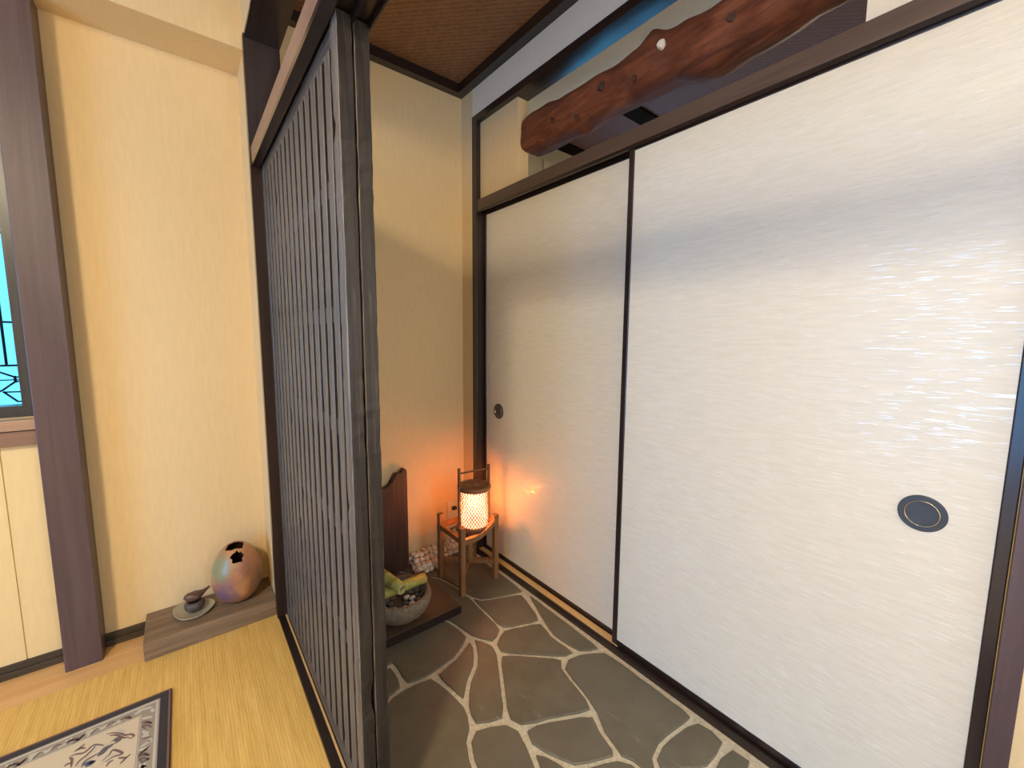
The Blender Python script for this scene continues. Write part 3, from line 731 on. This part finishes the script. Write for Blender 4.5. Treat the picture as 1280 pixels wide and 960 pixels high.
path = [(-.030, -.004, .020), (-.0275, -.004, .0205), (-.020, -.003, .0195), (-.010, -.002, .0165), (0, 0, .0155), (.010, .002, .0165), (.020, .004, .019), (.029, .006, .0225), (.038, .009, .0265), (.047, .011, .031)]
rad = [.001, .0075, .0140, .0170, .0178, .0162, .0115, .0066, .0048, .0026]
tube_bm(bm, path, rad, 20)
for v in bm.verts: v.co.y *= 1.0
link('body', bm, 'clay_bird', bird, True)
for s_ in (-1, 1):
    bm = bmesh.new(); tube_bm(bm, [(-.006, s_*.012, .019), (.004, s_*.0145, .018), (.014, s_*.012, .0195), (.024, s_*.007, .022)], [.003, .0055, .004, .001], 10); link('wing', bm, 'clay_bird', bird, True)
bm = bmesh.new(); tube_bm(bm, [(-.026, -.004, .0195), (-.0315, -.005, .0175)], [.0040, .0015], 8); link('beak', bm, 'clay_bird', bird, True)

# ------------------------------------------------------------------ rug
RUG = {"db": [[[-0.1085, -0.0501], [-0.0981, -0.0501], [-0.0849, -0.0621]], [[-0.1001, -0.0468], [-0.091, -0.0507], [-0.0849, -0.0621]], [[-0.1953, -0.0651], [-0.1827, -0.0544], [-0.1737, -0.0493]], [[-0.1849, -0.0616], [-0.1793, -0.0494], [-0.1737, -0.0493]], [[-0.0625, -0.0962], [-0.0527, -0.0991], [-0.0404, -0.1136]], [[-0.0613, -0.1036], [-0.0506, -0.1056], [-0.0413, -0.1146]], [[-0.0634, -0.2144], [-0.0543, -0.2022], [-0.0422, -0.1947]], [[-0.0593, -0.2011], [-0.0494, -0.2004], [-0.0421, -0.1977]], [[-0.1353, -0.0547], [-0.1261, -0.046], [-0.1153, -0.0513]], [[-0.1644, -0.0597], [-0.156, -0.0478], [-0.1491, -0.0501]], [[-0.2088, -0.0573], [-0.2037, -0.0496], [-0.1959, -0.0499]], [[-0.0531, -0.1259], [-0.0591, -0.1117], [-0.0483, -0.1171], [-0.0407, -0.1294]], [[-0.0583, -0.1586], [-0.0498, -0.1593], [-0.0419, -0.1625]], [[-0.0557, -0.2366], [-0.0477, -0.2349], [-0.0397, -0.2331]]], "fb": [[[-0.1317, -0.0824], [-0.1188, -0.0881], [-0.1043, -0.1011], [-0.0931, -0.116], [-0.0826, -0.1213], [-0.0751, -0.1317], [-0.0781, -0.1369], [-0.0869, -0.1315]], [[-0.125, -0.0923], [-0.1109, -0.102], [-0.0959, -0.1229], [-0.0855, -0.1281]], [[-0.1878, -0.0967], [-0.1779, -0.0903], [-0.1709, -0.0843]], [[-0.1866, -0.0949], [-0.1758, -0.0949], [-0.168, -0.101]], [[-0.0955, -0.2078], [-0.0897, -0.2017], [-0.0778, -0.1906]], [[-0.1005, -0.185], [-0.0904, -0.1931], [-0.0838, -0.1955]], [[-0.1954, -0.1073], [-0.1848, -0.1074], [-0.1686, -0.1147], [-0.1545, -0.1031], [-0.1427, -0.1096], [-0.1319, -0.121]], [[-0.1949, -0.1104], [-0.189, -0.1205], [-0.1869, -0.1461]], [[-0.179, -0.1496], [-0.1735, -0.1355], [-0.1624, -0.1279], [-0.153, -0.1157], [-0.1493, -0.1072]], [[-0.1671, -0.1617], [-0.1631, -0.1464], [-0.1515, -0.142], [-0.1396, -0.1376]], [[-0.1313, -0.1715], [-0.1185, -0.1598], [-0.1131, -0.1501], [-0.0988, -0.167], [-0.094, -0.1778], [-0.1109, -0.1741], [-0.1243, -0.1797]], [[-0.1212, -0.1954], [-0.116, -0.1863], [-0.1091, -0.185]], [[-0.2005, -0.1327], [-0.1952, -0.129], [-0.1873, -0.1326]], [[-0.1386, -0.1467], [-0.1275, -0.1331], [-0.1151, -0.1284]], [[-0.1192, -0.1194], [-0.1099, -0.1133], [-0.1008, -0.1235], [-0.1069, -0.129], [-0.1165, -0.1302]]], "bl": [[[-0.1389, -0.1437], [-0.1306, -0.1334], [-0.1212, -0.1323], [-0.1148, -0.1316]], [[-0.1417, -0.147], [-0.1328, -0.143], [-0.124, -0.1358]], [[-0.1142, -0.1203], [-0.1093, -0.1197], [-0.1039, -0.1255]], [[-0.1649, -0.1556], [-0.1559, -0.1561], [-0.146, -0.1625]], [[-0.1609, -0.164], [-0.152, -0.1631], [-0.1434, -0.1593]]], "cr": [[[-0.1559, -0.1302], [-0.1482, -0.1167], [-0.1514, -0.1027], [-0.1576, -0.1036]], [[-0.1724, -0.1549], [-0.1655, -0.1391], [-0.1552, -0.1363]], [[-0.1461, -0.149], [-0.1362, -0.1403], [-0.1252, -0.1233], [-0.1162, -0.1158]], [[-0.1317, -0.1818], [-0.1208, -0.169], [-0.102, -0.1673]], [[-0.1126, -0.0821], [-0.1033, -0.0926], [-0.0956, -0.1048]], [[-0.0805, -0.0489], [-0.0715, -0.0492], [-0.066, -0.05]], [[-0.1452, -0.0564], [-0.1375, -0.0498], [-0.1327, -0.0472]], [[-0.1214, -0.0593], [-0.1135, -0.0527], [-0.1061, -0.0585]], [[-0.0588, -0.1492], [-0.0519, -0.1501], [-0.0447, -0.1573]], [[-0.0582, -0.1282], [-0.0505, -0.1435], [-0.0445, -0.1421]], [[-0.0626, -0.0798], [-0.0515, -0.0851], [-0.0405, -0.0905]], [[-0.0421, -0.2527], [-0.0518, -0.2503], [-0.0475, -0.2405]], [[-0.2112, -0.0407], [-0.2042, -0.0463], [-0.2004, -0.0404]], [[-0.1707, -0.0608], [-0.162, -0.0524], [-0.157, -0.0533]], [[-0.0738, -0.0404], [-0.0589, -0.0452], [-0.0421, -0.0497]], [[-0.0436, -0.0573], [-0.0385, -0.0718]], [[-0.0603, -0.1833], [-0.0505, -0.1795], [-0.0414, -0.1749]]]}
rg = thing('patterned_rug', 'small cream oriental rug with dark border and scrolling motif on the rush mat', 'rug', (-1.253, -.375, ZT))
RW_, RD = .95, .62
def rlayer(name, d0, z0, z1, mat):
    bm = bmesh.new(); bbox(bm, (-RW_+d0, -RD+d0, z0), (-d0, -d0, z1), .0006); return link(name, bm, mat, rg)
def rband(name, d0, d1, z, mat):
    bm = bmesh.new()
    for lo, hi in (((-RW_+d0, -d1), (-d0, -d0)), ((-RW_+d0, -RD+d0), (-d0, -RD+d1)), ((-d1, -RD+d1), (-d0, -d1)), ((-RW_+d0, -RD+d1), (-RW_+d1, -d1))):
        bbox(bm, (lo[0], lo[1], .004), (hi[0], hi[1], z))
    return link(name, bm, mat, rg)
rlayer('backing', 0, 0.0005, .0060, 'rug_black')
rband('binding', .0025, .007, .0088, 'rug_brown')
rband('outer_border', .0072, .0255, .0078, 'rug_black')
rband('stripe', .0256, .0290, .0080, 'rug_mauve')
rband('stripe', .0291, .0345, .0082, 'rug_pale')
rband('scroll_border', .0346, .0640, .0079, 'rug_grey')
rband('stripe', .0641, .0662, .0081, 'rug_pale')
rband('stripe', .0663, .0672, .0080, 'rug_choc')
bm = bmesh.new(); bbox(bm, (-RW_+.0673, -RD+.0673, .004), (-.0673, -.0673, .0080)); link('field', bm, 'rug_cream', rg)
def ribbon(bm, pts, w, z):
    pts = [Vector(p) for p in pts]
    # smooth resample (Catmull-Rom)
    q = []
    for i in range(len(pts)-1):
        p0 = pts[max(i-1, 0)]; p1 = pts[i]; p2 = pts[i+1]; p3 = pts[min(i+2, len(pts)-1)]
        for j in range(5):
            t = j/5; q.append(.5*((2*p1)+(p2-p0)*t+(2*p0-5*p1+4*p2-p3)*t*t+(3*p1-p0-3*p2+p3)*t**3))
    q.append(pts[-1]); n = len(q); L = []; R = []
    for i, p in enumerate(q):
        d = (q[min(i+1, n-1)]-q[max(i-1, 0)]); d = d.normalized() if d.length > 1e-7 else Vector((1, 0))
        nn = Vector((-d.y, d.x)); ww = w*(.25+.75*math.sin(PI*min(1, max(0, (i+.5)/n))))
        L.append(bm.verts.new((p.x+nn.x*ww, p.y+nn.y*ww, z))); R.append(bm.verts.new((p.x-nn.x*ww, p.y-nn.y*ww, z)))
    for i in range(n-1): bm.faces.new((L[i], R[i], R[i+1], L[i+1]))
def strokes(name, lines, w, z, mat):
    bm = bmesh.new()
    for l in lines: ribbon(bm, l, w, z)
    r = bmesh.ops.extrude_face_region(bm, geom=bm.faces[:])
    for v in [g_ for g_ in r['geom'] if isinstance(g_, bmesh.types.BMVert)]: v.co.z -= .0012
    bmesh.ops.recalc_face_normals(bm, faces=bm.faces)
    o = link(name, bm, mat, rg); o['kind'] = 'stuff'; return o
def inb(l): return all(-.0640 < p[0] < -.034 or -.0640 < p[1] < -.034 for p in l)
border_l = [l for l in RUG['db'] if inb(l)]; border_c = [l for l in RUG['cr'] if inb(l)]
def tile(lines):
    out = list(lines)
    for l in lines:
        for k in range(1, 9):
            if all(p[1] > -.066 for p in l): out.append([(p[0]-.10*k, p[1]) for p in l])
            elif k < 5: out.append([(p[0], p[1]-.11*k) for p in l])
    return [l for l in out if all(p[0] > -RW_+.04 and p[1] > -RD+.04 for p in l)]
strokes('border_scrolls', tile([l for l in RUG['db']]), .0027, .0086, 'rug_choc')
strokes('border_leaves', tile([l for l in RUG['cr'] if inb(l)]), .0042, .0084, 'rug_pale')
strokes('field_leaf', [l for l in RUG['cr'] if not inb(l)], .0050, .0084, 'rug_pale')
fb = RUG['fb']; mir = [[(-RW_-p[0], -RD-p[1]) for p in l] for l in fb]
strokes('field_scrolls', fb+mir+[[(-RW_-p[0], p[1]) for p in l] for l in fb], .0025, .0086, 'rug_choc')
strokes('field_blossom', RUG['bl'], .0055, .0085, 'rug_blue')

# ------------------------------------------------------------------ lantern, stand
st = thing('wooden_stand', 'four-legged square wooden stand on the flagstones under the lantern', 'stand', (-.160, -.293, ZF))
stx = [(-.2600, -.208), (-.2600, -.400), (-.0620, -.378), (-.0620, -.186)]
SX, SY = -.160, -.293
for i, (x, y) in enumerate(stx):
    o = rough_bar('leg', (x-SX-.013, y-SY-.013, 0), (x-SX+.013, y-SY+.013, .314), 2, 'stand', st, 24, .0012, 300+i, .003)
def rail(name, a, b, zc, h=.016, w=.010, sag=0, mat='stand'):
    bm = bmesh.new(); a = Vector(a); b = Vector(b); n = 12; rings = []
    d = (b-a).normalized(); s_ = Vector((-d.y, d.x, 0)).normalized()
    for i in range(n+1):
        t = i/n; p = a.lerp(b, t); z = zc[0]+(zc[1]-zc[0])*t - sag*math.sin(PI*t)
        bow = s_*0
        rings.append([bm.verts.new((p.x+s_.x*u*w, p.y+s_.y*u*w, z+v_*h)) for u, v_ in ((-1, -1), (1, -1), (1, 1), (-1, 1))])
    for r0, r1 in zip(rings, rings[1:]):
        for k in range(4): bm.faces.new((r0[k], r0[(k+1) % 4], r1[(k+1) % 4], r1[k]))
    bm.faces.new(rings[0][::-1]); bm.faces.new(rings[-1]); bmesh.ops.recalc_face_normals(bm, faces=bm.faces)
    return link(name, bm, mat, st)
L_ = [(x-SX, y-SY, 0) for x, y in stx]
rail('rail', L_[0], L_[1], (.252, .252), .011)
rail('curved_rail', L_[1], L_[2], (.247, .285), .012, .011, .022)
rail('curved_rail', L_[3], L_[2], (.262, .285), .012, .010, .012)
rail('rail', L_[0], L_[3], (.252, .252), .011)
rail('stretcher', L_[0], L_[2], (.085, .085), .010, .010)
rail('stretcher', L_[1], L_[3], (.088, .088), .010, .010)
bm = bmesh.new(); lathe_bm(bm, [(.024, .095), (.024, .236)], 6); link('centre_block', bm, 'stand', st)
bm = bmesh.new(); lathe_bm(bm, [(.058, .243), (.060, .250), (.058, .257)], 32); link('ring_shelf', bm, 'stand', st)

bulb = bpy.data.lights.new('lantern_bulb', 'POINT'); bulb.energy = 5.2; bulb.color = (1, .25, .03); bulb.shadow_soft_size = .022
bo_ = bpy.data.objects.new('lantern_bulb', bulb); S.collection.objects.link(bo_); bo_.location = (-.137, -.312, ZF+.2575+.095)
ln_ = thing('paper_lantern', 'glowing cylindrical paper lantern with woven mesh on the wooden stand', 'lantern', (-.137, -.312, ZF+.2575))
bm = bmesh.new(); lathe_bm(bm, [(.074, 0), (.076, .003), (.076, .011), (.073, .014)], 40); link('base_ring', bm, 'lid', ln_, True)
R_, Z0_, Z1_ = .0665, .014, .180
bm = bmesh.new(); lathe_bm(bm, [(R_, Z0_), (R_, Z1_)], 48, cap0=False, cap1=False); link('shade', bm, 'washi', ln_, True)
bm = bmesh.new(); nst = 30
for sgn in (-1, 1):
    for k in range(nst):
        a0 = 2*PI*k/nst; pts = []
        for j in range(13):
            t_ = j/12; a = a0+sgn*t_*1.65
            pts.append(((R_+.0016+.0003*sgn)*math.cos(a), (R_+.0016+.0003*sgn)*math.sin(a), Z0_+(Z1_-Z0_)*t_))
        tube_bm(bm, pts, .0021, 4, False)
mesh_o = link('bamboo_mesh', bm, 'lid', ln_); mesh_o['kind'] = 'stuff'
bm = bmesh.new(); lathe_bm(bm, [(.070, .178), (.076, .181), (.079, .187), (.079, .196), (.076, .200), (.058, .201), (.056, .198), (.020, .198), (.018, .204), (.004, .205)], 44); link('lid', bm, 'lid', ln_, True)
rough_bar('upright', (-.088, -.006, .003), (-.076, .006, .292), 2, 'stick', ln_, 20, .001, 400, .002)
rough_bar('upright', (.076, -.006, .003), (.088, .006, .282), 2, 'stick', ln_, 20, .001, 401, .002)
bm = bmesh.new(); tube_bm(bm, [(-.084, 0, .268), (0, 0, .266), (.088, 0, .262)], .0042, 10); link('crossbar', bm, 'stick', ln_, True)
# brackets at the foot of the lantern
bm = bmesh.new(); tube_bm(bm, [(-.125, .01, .012), (-.075, .0, .030)], .004, 8); link('brace', bm, 'stick', ln_, True)

# wall outlet
ol = thing('wall_outlet', 'ivory wall outlet with a dark plug behind the lantern', 'outlet', (-.072, 0, .305))
bm = bmesh.new(); bbox(bm, (-.035, -.006, -.060), (.035, 0, .060), .002); link('cover_plate', bm, 'white_plastic', ol)
bm = bmesh.new(); bbox(bm, (-.018, -.0075, .004), (.018, -.006, .038), .0005); link('socket', bm, 'white_plastic', ol)
bm = bmesh.new(); bbox(bm, (-.012, -.026, .012), (.012, -.0075, .030), .003); link('plug', bm, 'slot', ol)

# ------------------------------------------------------------------ little water garden
pl = box('plinth_board', (-.80, -.497, ZF), (-.330, -.165, .134), 'board', bevel=.0015)
c = box('edge_strip', (-.80, -.500, ZF), (-.328, -.497, .133), 'dark_frame', pl); c.matrix_parent_inverse = Matrix.Translation(-pl.location)
tag(pl, 'low dark board on the flagstones under the stone basin', 'board')
# upright rough plank
bm = bmesh.new()
top = [(-.3525, .440), (-.3530, .493), (-.3560, .505), (-.3630, .510), (-.3710, .506), (-.3750, .496), (-.3830, .490), (-.3960, .492), (-.4050, .490), (-.4110, .478), (-.4180, .467), (-.4260, .448), (-.4370, .440), (-.4500, .433), (-.4650, .430), (-.50, .435), (-.55, .425), (-.62, .40), (-.66, .39)]
pts = [(-.66, 0)] + [(-.352, 0)] + [(x, z) for x, z in top]
pp = [(x+.5, z) for x, z in pts]
f_ = [bm.verts.new((x, -.014+.002*noise.noise(Vector((x*20, z*20, 0))), z)) for x, z in pp]; k_ = [bm.verts.new((x, .014, z)) for x, z in pp]
bm.faces.new(f_); bm.faces.new(k_[::-1])
for i in range(len(pp)):
    j = (i+1) % len(pp); bm.faces.new((f_[i], k_[i], k_[j], f_[j]))
bmesh.ops.triangulate(bm, faces=[f for f in bm.faces if len(f.verts) > 4]); bmesh.ops.recalc_face_normals(bm, faces=bm.faces)
pk = link('upright_plank', bm, 'plank', loc=(-.5, -.036, ZF)); tag(pk, 'dark upright plank with a wavy broken top against the wall', 'plank')
# basin
bs = thing('stone_basin', 'round rough granite basin on the dark board beside the lattice', 'basin', (-.545, -.392, .134))
bm = bmesh.new()
lathe_bm(bm, [(.055, 0), (.078, .004), (.104, .026), (.120, .055), (.124, .078), (.118, .094), (.106, .097), (.098, .090), (.092, .066), (.070, .046), (.03, .040)], 56)
for v in bm.verts:
    if v.co.z > .002: v.co *= 1+.03*noise.noise(v.co*14)+.012*noise.noise(v.co*50)
link('bowl', bm, 'granite', bs, True)
for k in range(34):
    a = k*2.4; r = .018+.078*math.sqrt((k+.5)/34)*.93; s_ = random.uniform(.010, .015)
    bm = bmesh.new(); bmesh.ops.create_icosphere(bm, subdivisions=2, radius=s_)
    for v in bm.verts: v.co.z *= .7; v.co.x *= 1.15; v.co += v.co*.12*noise.noise(v.co*60+Vector((k, 0, 0)))
    o = link('basin_stone', bm, 'dark_pebble' if k % 5 else 'pebble', None, True, loc=(-.545+r*math.cos(a), -.392+r*math.sin(a), .134+.056+r*.10+random.uniform(0, .004)))
    tag(o, ('small dark grey stone' if k % 5 else 'small pale stone') + ' among those filling the granite basin', 'stone', 'dark stones in the basin' if k % 5 else 'pale stones in the basin')
# bamboo pipes
def bamboo_pipe(label, a, b, r, inner=True):
    a = Vector(a); b = Vector(b); L = (b-a).length
    t = thing('bamboo_pipe', label, 'bamboo', tuple(a)); t.rotation_mode = 'QUATERNION'; t.rotation_quaternion = (b-a).to_track_quat('Z', 'Y')
    bm = bmesh.new()
    pr = [(r*.72, .004), (r*.72, 0), (r, 0), (r, L*.30), (r*1.09, L*.325), (r, L*.35), (r, L*.68), (r*1.09, L*.705), (r, L*.73), (r, L), (r*.74, L), (r*.70, L-.03)]
    lathe_bm(bm, pr, 28); link('culm', bm, 'bamboo', t, True)
    bm = bmesh.new(); lathe_bm(bm, [(r*.99, L+.0002), (r*.74, L+.0006)], 28, cap0=False, cap1=False); link('cut_end', bm, 'bamboo_cut', t)
    bm = bmesh.new(); lathe_bm(bm, [(r*.74, L-.012), (r*.02, L-.012)], 20, cap0=False); link('bore_shade_disc', bm, 'bamboo_bore_shade', t)  # dark disc stands in for the shade inside the open bore
    return t
bamboo_pipe('level green bamboo pipe lying across the stone basin', (-.72, -.400, .2515), (-.440, -.400, .2515), .0205)
bamboo_pipe('tilted green bamboo spout with an open end resting on the level pipe', (-.606, -.335, .306), (-.566, -.466, .283), .0205)
# white pebbles
pm = []
for v_ in range(6):
    bm = bmesh.new(); bmesh.ops.create_icosphere(bm, subdivisions=2, radius=.012)
    for v in bm.verts: v.co = Vector((v.co.x*1.25, v.co.y, v.co.z*.75)) * (1+.22*noise.noise(v.co*75+Vector((v_*9, 0, 0))))
    me = bpy.data.meshes.new('white_pebble'); bm.to_mesh(me); bm.free(); me.materials.append(M['pebble'])
    for p in me.polygons: p.use_smooth = True
    pm.append(me)
cnt = 0
for lay in range(3):
    yy = -.016
    while yy > -.155+lay*.035:
        xx = -.335 + random.uniform(0, .012) + lay*.006
        while xx < (-.018 - .0*lay):
            hh = ZF + .0085 + lay*.0125 + (.006 if yy > -.06 else 0)*lay
            skip = False
            for (lx, ly) in stx:
                if abs(xx-lx) < .028 and abs(yy-ly) < .028: skip = True
            if xx > -.22 and yy < -.075+lay*.02: skip = True
            if not skip and cnt < 290:
                o = link('white_pebble', random.choice(pm), None, None, loc=(xx+random.uniform(-.003, .003), yy+random.uniform(-.003, .003), hh+random.uniform(-.001, .002)))
                o.rotation_euler = (random.uniform(-.4, .4), random.uniform(-.4, .4), random.uniform(0, 6)); s_ = random.uniform(.95, 1.35); o.scale = (s_, s_, s_)
                tag(o, 'white pebble in the bed along the wall beside the lantern stand', 'pebble', 'white pebbles along the wall'); cnt += 1
            xx += .0285
        yy -= .0245
